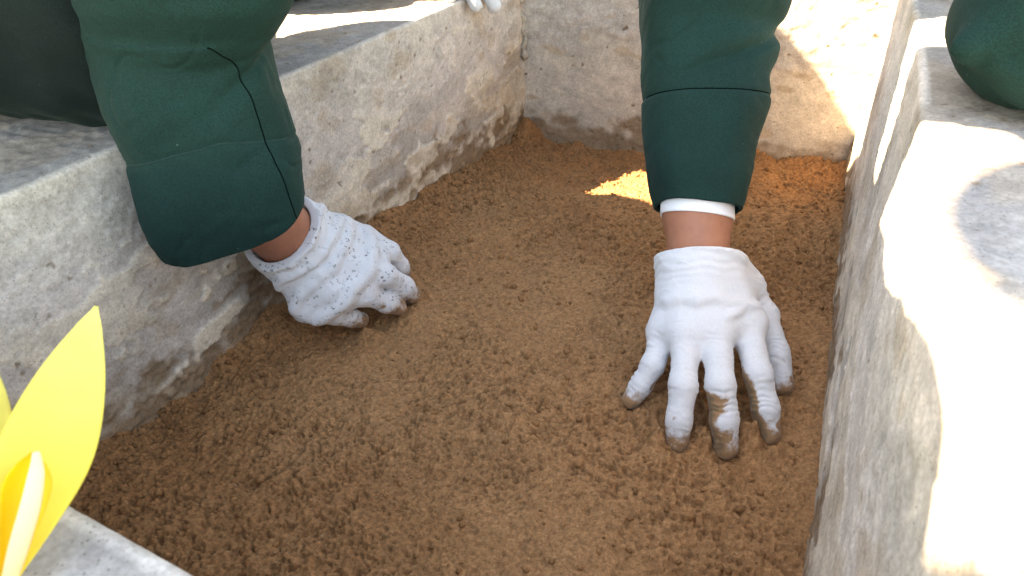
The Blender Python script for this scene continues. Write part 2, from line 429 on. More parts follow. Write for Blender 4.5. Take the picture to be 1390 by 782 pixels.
def paint_far(U, A, Z, F):
    v = Z / .205; onface = A < .004
    f1 = F(2.2, 2.2, 1); f2 = F(4, 4, 2); big = F(60, 30, 3); mid = F(24, 14, 4); sm = F(9, 6, 5)
    alb = np.zeros(U.shape + (3,)) + GREY * 1.02
    up = sstep(.50, .58, v + .07 * big + .04 * mid)
    disp = (f1 * .00016 + f2 * .00022 + sm * .00030) * up + (f1 * .00010) * (1 - up)
    cr = sstep(1.3, 1.8, F(14, 5, 6) + .3 * f2) * up; disp -= cr * .0008
    disp += up * .0012
    alb = mixc(alb, BEIGE * .95, (1 - up) * .55)
    alb = mixc(alb, DGREY * 1.15, sstep(.2, 1, mid) * .4)
    alb = mixc(alb, OCHRE * .95, sstep(.9, 1.6, F(18, 9, 7) + .3 * sm) * .5 * (1 - up))
    foot = sstep(.10, -.03, v + .05 * mid + .03 * sm)
    alb = mixc(alb, BROWN * 1.1, foot * .8 * onface); disp += foot * .0004 * f2
    dots = sstep(2.2, 2.6, F(3.2, 2.6, 11)); alb = mixc(alb, BROWN * .7, dots * .8); disp -= dots * .0008
    disp += F(100, 60, 18) * .0006
    alb *= (1 + .05 * f1 + .06 * sm)[..., None]
    return disp, alb
usF = np.concatenate([np.arange(-.86, -.02, .02), np.arange(-.003, .474, .0017), np.arange(.48, .93, .02)])
oF = wall("concrete_wall", usF, .0017, .2065, .42, lambda U, A, Z: np.stack([U, LEN + A, Z], -1), paint_far, 3)
tag(oF, "short end wall of rough crumbling mortar behind the straight green sleeve", "wall")
usN = np.concatenate([np.arange(-.86, -.02, .02), np.arange(-.003, .492, .003), np.arange(.5, .95, .02)])
oN = wall("concrete_wall", usN, .004, .2030, .20, lambda U, A, Z: np.stack([U, -A, Z], -1), paint_side(.2, .8, 5), 4)
tag(oN, "smooth grey end wall under the yellow flower", "wall")

# ridge of mortar squeezed out of the far corner
def build_bead():
    r = np.random.default_rng(9); n = 60; k = 10
    s = np.linspace(0, 1, n); zz = .085 + s * .13
    cx = .004 + .003 * np.sin(s * 9) + .002 * np.sin(s * 31); cy = LEN - .004 - .002 * np.sin(s * 13)
    rad = (.0042 + .0018 * np.sin(s * 17 + 1) + .0014 * np.sin(s * 41)) * np.clip(np.minimum(s * 12, 1), .1, 1)
    th = np.linspace(0, 2 * np.pi, k + 1)[:-1]
    R_ = rad[:, None] * (1 + .25 * r.standard_normal((n, k)))
    V = np.stack([cx[:, None] + R_ * np.cos(th), cy[:, None] + R_ * np.sin(th), np.broadcast_to(zz[:, None], R_.shape)], -1)
    alb = np.tile(np.array([[.46, .40, .33]]), (n * k, 1)) * (1 + .1 * r.standard_normal((n * k, 1)))
    o = mesh_np("mortar_ridge", V.reshape(-1, 3), grid_quads(n, k, True), M_CONC, parent=oF, attr={"albedo": np.clip(alb, .1, .9)})
    o["label"] = "crumbly ridge of mortar squeezed out along the corner"
build_bead()

# ------------------------------------------------------------------ implicit surfaces
def cone_d(P, a, b, ra, rb):
    a = np.asarray(a, float); b = np.asarray(b, float); ab = b - a; L2 = max(ab @ ab, 1e-12)
    t = np.clip(((P - a) @ ab) / L2, 0, 1)
    return np.linalg.norm(P - a - t[..., None] * ab, axis=-1) - (ra + (rb - ra) * t)

def smin(a, b, k):
    h = np.clip(.5 + .5 * (b - a) / k, 0, 1)
    return b * (1 - h) + a * h - k * h * (1 - h)

def blob(prims, h, cuts=(), pad=.02, extra=None):
    """prims: (a, b, ra, rb, k) round cones joined smoothly in order; cuts: (point, normal) half spaces kept where n.(p-q)<0"""
    pts = np.array([q for p in prims for q in (p[0], p[1])], float); rm = max(max(p[2], p[3]) for p in prims)
    lo = pts.min(0) - rm - pad; hi = pts.max(0) + rm + pad
    n = np.ceil((hi - lo) / h).astype(int) + 1
    ax = [lo[i] + np.arange(n[i]) * h for i in range(3)]
    f = np.full(tuple(n), 1.0)
    for (a, b, ra, rb, k) in prims:
        a = np.asarray(a, float); b = np.asarray(b, float)
        l = np.minimum(a, b) - max(ra, rb) - k - 3 * h; u = np.maximum(a, b) + max(ra, rb) + k + 3 * h
        s = tuple(slice(max(0, int((l[i] - lo[i]) / h)), min(n[i], int((u[i] - lo[i]) / h) + 2)) for i in range(3))
        g = np.stack(np.meshgrid(ax[0][s[0]], ax[1][s[1]], ax[2][s[2]], indexing='ij'), -1)
        f[s] = smin(f[s], cone_d(g, a, b, ra, rb), k)
    if cuts or extra:
        g = np.stack(np.meshgrid(*ax, indexing='ij'), -1)
        for q, nn in cuts:
            nn = np.asarray(nn, float); nn = nn / np.linalg.norm(nn)
            f = np.maximum(f, (g - np.asarray(q)) @ nn)
        if extra: f = extra(f, g)
    return surface_nets(f, lo, h)

def surface_nets(f, lo, h):
    s = f < 0
    nx, ny, nz = f.shape
    corners = [(i, j, k) for i in (0, 1) for j in (0, 1) for k in (0, 1)]
    cs = [s[i:nx - 1 + i, j:ny - 1 + j, k:nz - 1 + k] for i, j, k in corners]
    cnt = np.sum(cs, axis=0); act = (cnt > 0) & (cnt < 8)
    idx = np.argwhere(act)
    cv = np.stack([f[idx[:, 0] + i, idx[:, 1] + j, idx[:, 2] + k] for i, j, k in corners], 1)
    acc = np.zeros((len(idx), 3)); num = np.zeros(len(idx)); ca = np.array(corners, float)
    for a in range(8):
        for b in range(a + 1, 8):
            if np.abs(ca[a] - ca[b]).sum() != 1: continue
            va, vb = cv[:, a], cv[:, b]; mm = (va < 0) != (vb < 0)
            t = np.where(mm, va / np.where(mm, va - vb, 1), 0)
            acc += np.where(mm[:, None], ca[a] + t[:, None] * (ca[b] - ca[a]), 0); num += mm
    V = lo + (idx + acc / num[:, None]) * h
    ids = np.full(act.shape, -1, dtype=np.int64); ids[tuple(idx.T)] = np.arange(len(idx))
    quads = []
    for ax_ in range(3):
        o1, o2 = [(1, 2), (2, 0), (0, 1)][ax_]
        sl0 = [slice(None)] * 3; sl1 = [slice(None)] * 3
        sl0[ax_] = slice(0, -1); sl1[ax_] = slice(1, None)
        a, b = s[tuple(sl0)], s[tuple(sl1)]
        e = np.argwhere(a != b)
        e = e[(e[:, o1] > 0) & (e[:, o2] > 0) & (e[:, o1] < f.shape[o1] - 1) & (e[:, o2] < f.shape[o2] - 1)]
        inside = s[tuple(e.T)]
        def cell(d1, d2):
            c = e.copy(); c[:, o1] -= d1; c[:, o2] -= d2; return ids[tuple(c.T)]
        q = np.stack([cell(1, 1), cell(0, 1), cell(0, 0), cell(1, 0)], 1)
        q[~inside] = q[~inside][:, ::-1]
        quads.append(q)
    Q = np.concatenate(quads); Q = Q[(Q >= 0).all(1)]
    return V, Q

def vnormals(V, Q):
    n = np.cross(V[Q[:, 2]] - V[Q[:, 0]], V[Q[:, 3]] - V[Q[:, 1]])
    N = np.zeros_like(V)
    for k in range(4): np.add.at(N, Q[:, k], n)
    return N / np.maximum(np.linalg.norm(N, axis=1, keepdims=True), 1e-12)

def smooth_mesh(V, Q, it=2, lam=.5):
    for _ in range(it):
        S = np.zeros_like(V); c = np.zeros(len(V))
        for k in range(4):
            np.add.at(S, Q[:, k], V[Q[:, (k + 1) % 4]]); np.add.at(c, Q[:, k], 1)
            np.add.at(S, Q[:, (k + 1) % 4], V[Q[:, k]]); np.add.at(c, Q[:, (k + 1) % 4], 1)
        V = V * (1 - lam) + lam * S / np.maximum(c, 1)[:, None]
    return V

def wob(P, scale, seed):
    """cheap smooth 3D noise: sum of random plane waves"""
    r = np.random.default_rng(seed); out = np.zeros(len(P))
    for _ in range(14):
        d = r.standard_normal(3); d /= np.linalg.norm(d)
        out += np.sin(P @ d * (2 * np.pi / scale) * r.uniform(.6, 1.6) + r.uniform(0, 6.28))
    return out / 14 ** .5 * 1.4

# ------------------------------------------------------------------ gloves
RAD0 = dict(index=(.0118, .0104, .0098, .0088), middle=(.0120, .0106, .0100, .0090), ring=(.0116, .0102, .0096, .0086), pinky=(.0105, .0092, .0085, .0078), thumb=(.0150, .0125, .0112, .0098))
RAD = {k: tuple(x * .93 for x in v) for k, v in RAD0.items()}

def glove(name, hand, mat, parent, h, folds=(), dirt=None, cuff_r=.030, web=False, flat=.6):
    """hand: wrist, arm (direction up the forearm), cuff (length up the arm), five finger chains (knuckle, joint, joint, tip)"""
    w = np.array(hand['wrist'], float); arm = np.array(hand['arm'], float); arm /= np.linalg.norm(arm)
    lat = np.array(hand['index'][0], float) - np.array(hand['pinky'][0], float)
    lat -= arm * (lat @ arm); lat /= np.linalg.norm(lat)
    prims = []
    wl, wr = w - lat * cuff_r * (1 - flat), w + lat * cuff_r * (1 - flat)
    top = arm * (hand['cuff'] + .03); rr = cuff_r * flat
    prims.append((wl, wl + top, rr, rr * 1.06, .02)); prims.append((wr, wr + top, rr, rr * 1.06, .02))
    kn = {k: np.array(hand[k][0], float) for k in ('index', 'middle', 'ring', 'pinky')}
    for k, q in kn.items():
        t = dict(index=1, middle=.35, ring=-.35, pinky=-1)[k]
        prims.append((w + lat * cuff_r * (1 - flat) * t, q, rr * .95, RAD[k][0] * 1.22, .014))
    mids = [kn['index'], kn['middle'], kn['ring'], kn['pinky']]
    for a, b in zip(mids, mids[1:]): prims.append((a, b, .0125, .012, .010))
    segs = []
    if web:                                                         # loose cloth bridging the curled fingers
        pj_ = [np.array(hand[k][0]) * .35 + np.array(hand[k][1]) * .65 for k in ('index', 'middle', 'ring', 'pinky')]
        for i_ in range(3):
            prims.append((pj_[i_], pj_[i_ + 1], .0098, .0094, .009))
            prims.append((w, pj_[i_] * .5 + pj_[i_ + 1] * .5, rr * .9, .0105, .010))
    for k in ('index', 'middle', 'ring', 'pinky', 'thumb'):
        c = [np.array(q, float) for q in hand[k]]; R_ = RAD[k]
        if k == 'thumb':
            prims.append((w + lat * cuff_r * (1 - flat) * .8, c[0], rr * .9, R_[0] * 1.15, .016))
            prims.append((c[0], (kn['index'] * .6 + w * .4), R_[0], .011, .016))
        for i in range(len(c) - 1):
            prims.append((c[i], c[i + 1], R_[i], R_[i + 1], .0045 if i else .0055)); segs.append((k, c[i], c[i + 1], i))
    def sdf(P):
        f = np.full(P.shape[:-1], 1.0)
        for (a, b, ra, rb, k) in prims: f = smin(f, cone_d(P, a, b, ra, rb), k)
        return f
    fp = []
    for pts, r_, k_ in folds:                                       # raised folds lying on the surface
        P = np.array(pts, float)
        P = np.concatenate([P[i] + (P[i + 1] - P[i]) * np.linspace(0, 1, 7)[:, None] for i in range(len(P) - 1)])
        for _ in range(6):
            e = 1e-4
            g = np.stack([sdf(P + np.eye(3)[i] * e) - sdf(P - np.eye(3)[i] * e) for i in range(3)], -1)
            g /= np.maximum(np.linalg.norm(g, axis=1, keepdims=True), 1e-9)
            P = P - g * sdf(P)[:, None]
        P = P - g * r_ * .35
        fp += [(P[i], P[i + 1], r_, r_, k_) for i in range(len(P) - 1)]
    q = w + arm * hand['cuff']
    nrm = np.array(hand.get('rim', arm), float); nrm /= np.linalg.norm(nrm)
    def hollow(f, g):                                               # open cuff
        inner = np.minimum(cone_d(g, wl + arm * .004, wl + top * 2, rr - .0020, rr * 1.06 - .0015), cone_d(g, wr + arm * .004, wr + top * 2, rr - .0020, rr * 1.06 - .0015))
        depth = (q - nrm * .016 - g) @ nrm
        return np.maximum(f, -np.maximum(inner, depth))
    V, Q = blob(prims + fp, h, cuts=[(q, nrm)], extra=hollow)
    V = smooth_mesh(V, Q, 2, .45)
    N = vnormals(V, Q)
    # wrinkles: rings round the fingers, cross folds at the wrist, soft puckers elsewhere
    best = np.full(len(V), 9.0); par = np.zeros(len(V)); isf = np.zeros(len(V))
    for k, a, b, i in segs:
        ab = b - a; L = np.linalg.norm(ab); t = np.clip(((V - a) @ ab) / (L * L), 0, 1)
        d = np.linalg.norm(V - a - t[:, None] * ab, axis=1); mk = d < best
        par[mk] = (t * L)[mk] + i * .037; isf[mk] = (1.0 if (i or k == 'thumb') else .55) * (d[mk] < .017); best = np.minimum(best, d)
    wv = wob(V, .03, 3); wv2 = wob(V, .012, 4)
    ring = np.sin(par / .0047 * 2 * np.pi + 1.8 * wv + 1.0 * wv2)
    amp = np.clip(.55 + .6 * wob(V, .022, 5), 0, 1.4)
    dcuff = (q - V) @ nrm
    cuffw = np.exp(-((dcuff - .012) / .012) ** 2)
    disp = isf * np.sign(ring) * np.abs(ring) ** .7 * amp * .00030 + cuffw * np.sin(dcuff / .0066 * 2 * np.pi + 1.3 * wv) * .0003 * (1 - isf) + .00016 * wob(V, .026, 6) + .00008 * wob(V, .010, 7)
    for q_ in range(3):                                              # thin sharp creases of loose cotton
        disp += (np.exp(-((wob(V, .034, 90 + q_) / .13) ** 2)) * .00034 - .00008) * np.clip(.3 + .7 * wob(V, .05, 95 + q_), 0, 1)
    disp *= sstep(-.001, .005, dcuff) * .85 + .15
    V = V + N * disp[:, None]
    dv = dirt(V, N) if dirt else np.zeros(len(V))
    return mesh_np(name, V, Q, mat, parent, attr={"dirt": np.clip(dv, 0, 1)})

# ------------------------------------------------------------------ sleeves
def catmull(P, n):
    P = np.array(P, float); k = len(P)
    tt = np.linspace(0, k - 1, n); out = []
    for t in tt:
        i = min(int(t), k - 2); f = t - i
        p0 = P[max(i - 1, 0)]; p1 = P[i]; p2 = P[i + 1]; p3 = P[min(i + 2, k - 1)]
        out.append(.5 * (2 * p1 + (p2 - p0) * f + (2 * p0 - 5 * p1 + 4 * p2 - p3) * f * f + (3 * p1 - p0 - 3 * p2 + p3) * f ** 3))
    return np.array(out)

def sleeve(name, rings, parent, bratio, relief, hem_cut, seam_t, seed, n=170, k=220, trim=0.0):
    C = catmull([r[0] for r in rings], n); E1 = catmull([r[1] for r in rings], n)
    tr_ = trim * sstep(.04, .3, np.linspace(0, 1, n))[:, None]; C = C + E1 * tr_; E1 = E1 * (1 - np.abs(tr_))
    ax = np.gradient(C, axis=0); ax /= np.linalg.norm(ax, axis=1, keepdims=True)
    E2 = np.cross(ax, E1)                       # towards / away from the viewer, same length as E1
    th = np.linspace(0, 2 * np.pi, k + 1)[:-1]
    S = np.linspace(0, 1, n)[:, None]; TH = np.broadcast_to(th, (n, k))
    b = np.interp(S[:, 0], *bratio)[:, None]
    # a rounded-rectangle-ish ring looks more like cloth than an ellipse
    ct, st_ = np.cos(TH), np.sin(TH)
    ex = .52 + .30 * sstep(0, .35, np.broadcast_to(S, TH.shape)) if trim else .82
    ct, st_ = np.sign(ct) * np.abs(ct) ** ex, np.sign(st_) * np.abs(st_) ** ex
    V = C[:, None] + E1[:, None] * ct[..., None] + (E2 * b)[:, None] * st_[..., None]
    Nn = E1[:, None] / np.linalg.norm(E1, axis=1)[:, None, None] * ct[..., None] + (E2 / np.linalg.norm(E2, axis=1)[:, None])[:, None] * st_[..., None]
    Nn = Nn / np.linalg.norm(Nn, axis=2, keepdims=True)
    r_ = relief(np.broadcast_to(S, (n, k)), TH)
    flatV = V.reshape(-1, 3)
    r_ = r_ + (.0007 * wob(flatV, .06, seed) + .00015 * wob(flatV, .015, seed + 1) - .0011 * np.exp(-(wob(flatV, .09, seed + 2) / .10) ** 2) * np.clip(wob(flatV, .07, seed + 3), 0, 1)).reshape(n, k)
    # pressed seam across the sleeve: a groove with a raised turn-up below it
    sv = np.interp(TH, *seam_t) if isinstance(seam_t, tuple) else seam_t
    dS = S - sv
    r_ = r_ - .0011 * np.exp(-(dS / .008) ** 2) + .0007 * sstep(.02, -.02, dS)
    V = V + Nn * r_[..., None]
    V = V + ax[:, None] * (hem_cut(TH) * (1 - S) ** 6)[..., None]
    # turned-in hem
    inn = V[:28] - Nn[:28] * .0028
    hem = V[0] - ax[0] * .0006 - Nn[0] * .0014
    allV = np.concatenate([inn[::-1], hem[None], V]).reshape(-1, 3)
    o = mesh_np(name, allV, grid_quads(28 + 1 + n, k, True), M_GREEN, parent)
    return o, V, Nn, ax

def strip_on(V, Nn, path, name, parent, mat, width=.0007, lift=.0003):
    """thin raised thread following (ring, angle) index pairs over a sleeve surface"""
    n, k = V.shape[:2]
    P = np.array(path, float); P = catmull(np.c_[P, np.zeros(len(P))], 90)[:, :2]
    i = np.clip(P[:, 0], 0, n - 1.01); j = P[:, 1] % k
    i0 = i.astype(int); j0 = j.astype(int) % k; fi = (i - i0)[:, None]; fj = (j - np.floor(j))[:, None]
    def smp(A): return (A[i0, j0] * (1 - fi) * (1 - fj) + A[i0 + 1, j0] * fi * (1 - fj) + A[i0, (j0 + 1) % k] * (1 - fi) * fj + A[i0 + 1, (j0 + 1) % k] * fi * fj)
    c = smp(V); nn = smp(Nn); nn /= np.linalg.norm(nn, axis=1, keepdims=True)
    tg = np.gradient(c, axis=0); tg /= np.linalg.norm(tg, axis=1, keepdims=True); sd = np.cross(nn, tg)
    th = np.linspace(0, 2 * np.pi, 7)[:-1]
    VV = c[:, None] + sd[:, None] * (np.cos(th) * width)[None, :, None] + nn[:, None] * ((np.sin(th)) * lift)[None, :, None]
    return mesh_np(name, VV.reshape(-1, 3), grid_quads(len(c), 6, True), mat, parent)

SLEEVE_A = [([0.0612, 0.228, 0.1377], [0.0404, 0.0307, 0.0118]), ([0.0596, 0.2278, 0.1611], [0.0439, 0.031, 0.0098]),
            ([0.0549, 0.2303, 0.1899], [0.0506, 0.0291, 0.0031]), ([0.0484, 0.2341, 0.2215], [0.0527, 0.0285, 0.0009]),
            ([0.0444, 0.2386, 0.2524], [0.0535, 0.028, -0.0001]), ([0.0488, 0.2401, 0.2739], [0.0576, 0.0278, -0.0031]),
            ([0.0588, 0.2425, 0.293], [0.0627, 0.031, -0.0024]), ([0.0640, 0.2460, 0.3193], [0.0682, 0.0337, -0.0026]),
            ([0.0660, 0.2350, 0.3560], [0.0690, 0.0330, 0.0100]), ([0.0760, 0.2050, 0.3950], [0.0680, 0.0280, 0.0100])]
SLEEVE_B = [([0.3475, 0.4381, 0.1112], [0.0300, 0.0121, -0.0046]), ([0.3427, 0.4521, 0.1256], [0.0350, 0.0149, -0.0043]),
            ([0.337, 0.4735, 0.1493], [0.0402, 0.0189, -0.0028]), ([0.3317, 0.4902, 0.1779], [0.0442, 0.0213, -0.0024]),
            ([0.3263, 0.5035, 0.2024], [0.0461, 0.0215, -0.0035]), ([0.3236, 0.5172, 0.2256], [0.0496, 0.0236, -0.0031]),
            ([0.3217, 0.5297, 0.2468], [0.053, 0.0262, -0.002]), ([0.3188, 0.5483, 0.2763], [0.0597, 0.0295, -0.0023])]

# ------------------------------------------------------------------ people
def person(J, label, group=None, face=(1, 0, -.3), sleeve_side=None):
    """J: joints. One continuous skin body; jacket, trousers, hair, shoes are its children"""
    g = lambda k: np.array(J[k], float)
    fd = np.array(face, float); fd /= np.linalg.norm(fd)
    sh = g('shL') - g('shR'); side = sh / np.linalg.norm(sh)
    upv = np.cross(fd, side); upv /= np.linalg.norm(upv)
    if upv[2] < 0: upv = -upv
    hd = g('head')
    body = [(g('hip'), g('chest'), .12, .12, .05), (g('chest'), g('neck'), .12, .05, .05), (g('neck'), hd - upv * .02, .05, .052, .02),
            (g('shR'), g('shL'), .05, .05, .05),
            (hd + upv * .02 - fd * .015, hd + upv * .025 + fd * .015, .083, .078, .03), (hd + fd * .02, hd - upv * .055 + fd * .045, .062, .04, .03),
            (hd + fd * .085 + upv * .015, hd + fd * .105 - upv * .018, .008, .014, .012),
            (hd + fd * .075 - upv * .047 - side * .018, hd + fd * .075 - upv * .047 + side * .018, .009, .009, .008)]
    for s in (-1, 1):
        body.append((hd + side * s * .083 + upv * .015, hd + side * s * .083 - upv * .02, .014, .010, .008))
        body.append((hd + fd * .07 + side * s * .018 + upv * .035, hd + fd * .066 + side * s * .045 + upv * .034, .011, .009, .01))
    for s in 'RL':
        body += [(g('sh' + s), g('el' + s), .048, J.get('elskin', .040), .02), (g('el' + s), g('fa' + s) if 'fa' + s in J else g('wr' + s), J.get('elskin', .040), J.get('wristr', .0265) * 1.03, .02)]
        if 'fa' + s in J: body.append((g('fa' + s), g('wr' + s), J.get('wristr', .0265) * 1.03, J.get('wristr', .0265), .02))
        if 'palm' + s in J: body.append((g('wr' + s), g('palm' + s), J.get('wristr', .0265) * .93, .009, .01))
        body += [(g('hip') + side * (.08 if s == 'L' else -.08), g('kn' + s), .085, .055, .04), (g('kn' + s), g('an' + s), .055, .036, .02), (g('an' + s), g('to' + s), .034, .022, .02)]
    V, Q = blob(body, .007); V = smooth_mesh(V, Q, 2)
    p = mesh_np("person", V, Q, M_SKIN)
    tag(p, label, "person", group)
    jk = [(g('hip') + side * .05 * q, g('chest') + side * .07 * q, .13, .14, .06) for q in (-1, 1)] + [(g('hip') + (g('chest') - g('hip')) * .05, g('chest'), .165, .16, .06), (g('chest'), g('neck') - (g('neck') - g('chest')) * .25, .155, .085, .06), (g('shR'), g('shL'), .075, .075, .06)]
    for s in 'RL':
        jk.append((g('sh' + s), g('el' + s), .078, J.get('elr' + s, .064), .03))
        if s != sleeve_side:
            wv = g('wr' + s) - g('el' + s)
            jk.append((g('el' + s), g('el' + s) + wv * .82, J.get('elr' + s, .064), .048, .03))
    jk += [(np.array(a_, float), np.array(b_, float), ra_, rb_, .012) for a_, b_, ra_, rb_ in J.get('folds', [])]
    V, Q = blob(jk, .006 if 'folds' in J else .008); V = smooth_mesh(V, Q, 2); N = vnormals(V, Q)
    V = V + N * (.0035 * wob(V, .12, 21) + .0010 * wob(V, .045, 22) - .0045 * np.exp(-(wob(V, .14, 23) / .12) ** 2) * np.clip(.4 + wob(V, .1, 24), 0, 1))[:, None]
    mesh_np("jacket", V, Q, M_GREEN, p)
    tr = [(g('hip') - side * .07, g('hip') + side * .07, .135, .135, .05)]
    for s in 'RL':
        tr += [(g('hip') + side * (.085 if s == 'L' else -.085), g('kn' + s), .108, J.get('knr', .080), .04), (g('kn' + s), g('kn' + s) + (g('an' + s) - g('kn' + s)) * .92, J.get('knr', .080), .058, .03)]
    V, Q = blob(tr, .008); V = smooth_mesh(V, Q, 2); N = vnormals(V, Q)
    V = V + N * (.003 * wob(V, .10, 31) + .0012 * wob(V, .035, 32))[:, None]
    mesh_np("trousers", V, Q, M_DARK, p)
    V, Q = blob([(hd + upv * .035 - fd * .022, hd + upv * .035 + fd * .005, .086, .080, .03), (hd - fd * .045, hd - upv * .04 - fd * .04, .068, .045, .03)], .007,
                cuts=[(hd + fd * .045 + upv * .02, fd - upv * .55)])
    V = smooth_mesh(V, Q, 2); N = vnormals(V, Q); V = V + N * (.0025 * wob(V, .02, 41))[:, None]
    mesh_np("hair", V, Q, M_HAIR, p)
    for s in (-1, 1):
        c = hd + fd * .074 + side * s * .031 + upv * .016
        V, Q = blob([(c, c + fd * .0005, .0115, .0115, .001)], .003); mesh_np("eye", V, Q, M_EYE, p)
    for s in 'RL':
        a, t = g('an' + s), g('to' + s); d = (t - a) / np.linalg.norm(t - a)
        V, Q = blob([(a - d * .04, a + d * .05, .045, .046, .02), (a + d * .03, t + d * .02, .046, .036, .02)], .008); V = smooth_mesh(V, Q, 2)
        mesh_np("shoe", V, Q, M_SHOE, p)
    return p

def relaxed_hand(w, d, dn, lat, arm, cuff=.03, curl=.5):
    """a loosely curled hand in the frame d (fingers), dn (palm side), lat (towards the thumb)"""
    w, d, dn, lat, arm = (np.array(v, float) for v in (w, d, dn, lat, arm))
    d /= np.linalg.norm(d); dn = dn - d * (dn @ d); dn /= np.linalg.norm(dn); lat = lat - d * (lat @ d) - dn * (lat @ dn); lat /= np.linalg.norm(lat)
    H = dict(wrist=w, arm=arm, cuff=cuff)
    for nm, off, L, kl in (('index', .030, (.040, .024, .020), .080), ('middle', .010, (.044, .027, .021), .084), ('ring', -.010, (.040, .025, .020), .079), ('pinky', -.028, (.031, .019, .017), .072)):
        p0 = w + d * kl + lat * off; ch = [p0]; a = .25
        for l in L:
            p0 = p0 + (d * math.cos(a) + dn * math.sin(a)) * l + lat * off * .06; ch.append(p0); a += curl
        H[nm] = ch
    b = w + d * .028 + lat * .034 + dn * .010
    H['thumb'] = [b, b + d * .032 + lat * .016 + dn * .006, b + d * .060 + lat * .018 + dn * .012, b + d * .084 + lat * .012 + dn * .016]
    return H

# ---- person pressing the sand with a clenched speckled glove (kneels on the long wall)
HAND_A = dict(wrist=[.0440, .2860, .092], arm=[.012, -.060, .085], cuff=.014, rim=[.0, -.055, .085],
    index=[[.066, .3506, .058], [.0896, .3564, .048], [.0900, .3666, .026], [.0850, .3766, .010]],
    middle=[[.0856, .3090, .060], [.1075, .3242, .047], [.1125, .3415, .025], [.1130, .3505, .010]],
    ring=[[.0817, .2834, .052], [.1002, .3022, .038], [.1080, .3196, .020], [.1110, .3300, .009]],
    pinky=[[.0646, .2681, .038], [.0821, .2785, .028], [.0880, .2931, .015], [.0900, .3016, .008]],
    thumb=[[.0420, .3401, .066], [.0500, .3700, .040], [.0640, .3860, .020]])
A = dict(elskin=.033, hip=(-.52, .13, .42), chest=(-.22, .13, .58), neck=(-.04, .24, .65), head=(.125, .272, .70),
         shR=(.075, -.0, .56), elR=(.054, .238, .356), elrR=.052, faR=(.054, .246, .150), wrR=HAND_A['wrist'], palmR=(.075, .305, .062),
         shL=(-.02, .36, .57), elL=(-.17, .42, .42), wrL=(-.24, .30, .40),
         knR=(-.055, .245, .283), anR=(-.46, .17, .252), toR=(-.60, .16, .235), knL=(-.26, .36, .283), anL=(-.60, .29, .252), toL=(-.72, .28, .235), wristr=.0265)
pA = person(A, "person in green jacket kneeling on the flaking wall, clenched black-speckled glove pressing sand", sleeve_side='R')

def dirt_tips(zs, amt):
    def f(V, N):
        z = V[:, 2]
        return np.clip(amt * sstep(zs, .004, z) + .35 * (wob(V, .018, 51) > 1.2) * sstep(.05, .02, z), 0, 1)
    return f
def px(u, v, d):     # helper kept in world metres: a point d metres deep on a line of sight, used only to seed fold lines
    return CAM + (c_f + c_r * (u - 695) / 885.68 - c_u * (v - 391) / 885.68) * d
foldsA = [([[.070, .3480, .066], [.096, .318, .060], [.094, .285, .046], [.078, .262, .030]], .0026, .008),
          ([[.060, .3300, .085], [.066, .300, .088], [.058, .262, .076], [.050, .250, .060]], .0016, .006),
          ([[.058, .3380, .078], [.078, .300, .076], [.070, .262, .058], [.062, .250, .042]], .0015, .007),
          ([[.050, .3200, .098], [.056, .290, .104], [.046, .258, .090]], .0016, .005)]
glove("glove", HAND_A, M_GLOVE_S, pA, .00115, foldsA, dirt_tips(.036, .75), cuff_r=.0302, flat=.92, web=True)

def relA(S, TH):
    g = lambda s0, t0, ws, wt: np.exp(-((S - s0) / ws) ** 2 - ((((TH - t0 + np.pi) % (2 * np.pi)) - np.pi) / wt) ** 2)
    front = 4.71
    r = -.005 * g(.47, 6.28, .06, .45)                                # pinch at the inside of the elbow
    cr = np.abs(S - (.47 + .17 * (((TH - 6.28 + np.pi) % (2 * np.pi)) - np.pi) / 1.6))
    r += -.0045 * np.exp(-(cr / .022) ** 2) * sstep(4.2, 5.8, TH)        # crease running from it
    r += .002 * g(.60, 5.0, .10, .8) + .004 * g(.33, 4.3, .10, .6) - .004 * g(.23, 5.2, .06, .6) + .003 * g(.12, 4.0, .08, .7)
    r += .005 * np.sin(S * 9 + TH * 1.5) * sstep(.2, .4, S) * .5
    return r
hemA = lambda TH: -.003 * np.clip(-np.sin(TH), 0, 1) + .004 * np.cos(2 * TH)
oSA, VA, NA, axA = sleeve("jacket_sleeve", SLEEVE_A, pA, ([0, .2, .45, 1], [.56, .68, .80, .88]), relA, hemA, (np.array([0, 3.2, 3.9, 4.4, 5.0, 5.6, 6.3]), np.array([.25, .235, .24, .25, .275, .262, .25])), 61, trim=.075)
strip_on(VA, NA, [(1, 199), (23, 199), (44, 198), (62, 197), (81, 192), (90, 186), (96, 180)], "seam", oSA, M_SEAM, .00055, .0003)

ang = np.linspace(3.3, 6.1, 30)
strip_on(VA, NA, [(float(np.interp(a_, [0, 3.2, 3.9, 4.4, 5.0, 5.6, 6.3], [.25, .235, .24, .25, .275, .262, .25])) * 169, a_ / 6.28319 * 220) for a_ in ang], "stitching", oSA, M_STITCH, .0004, .0003)

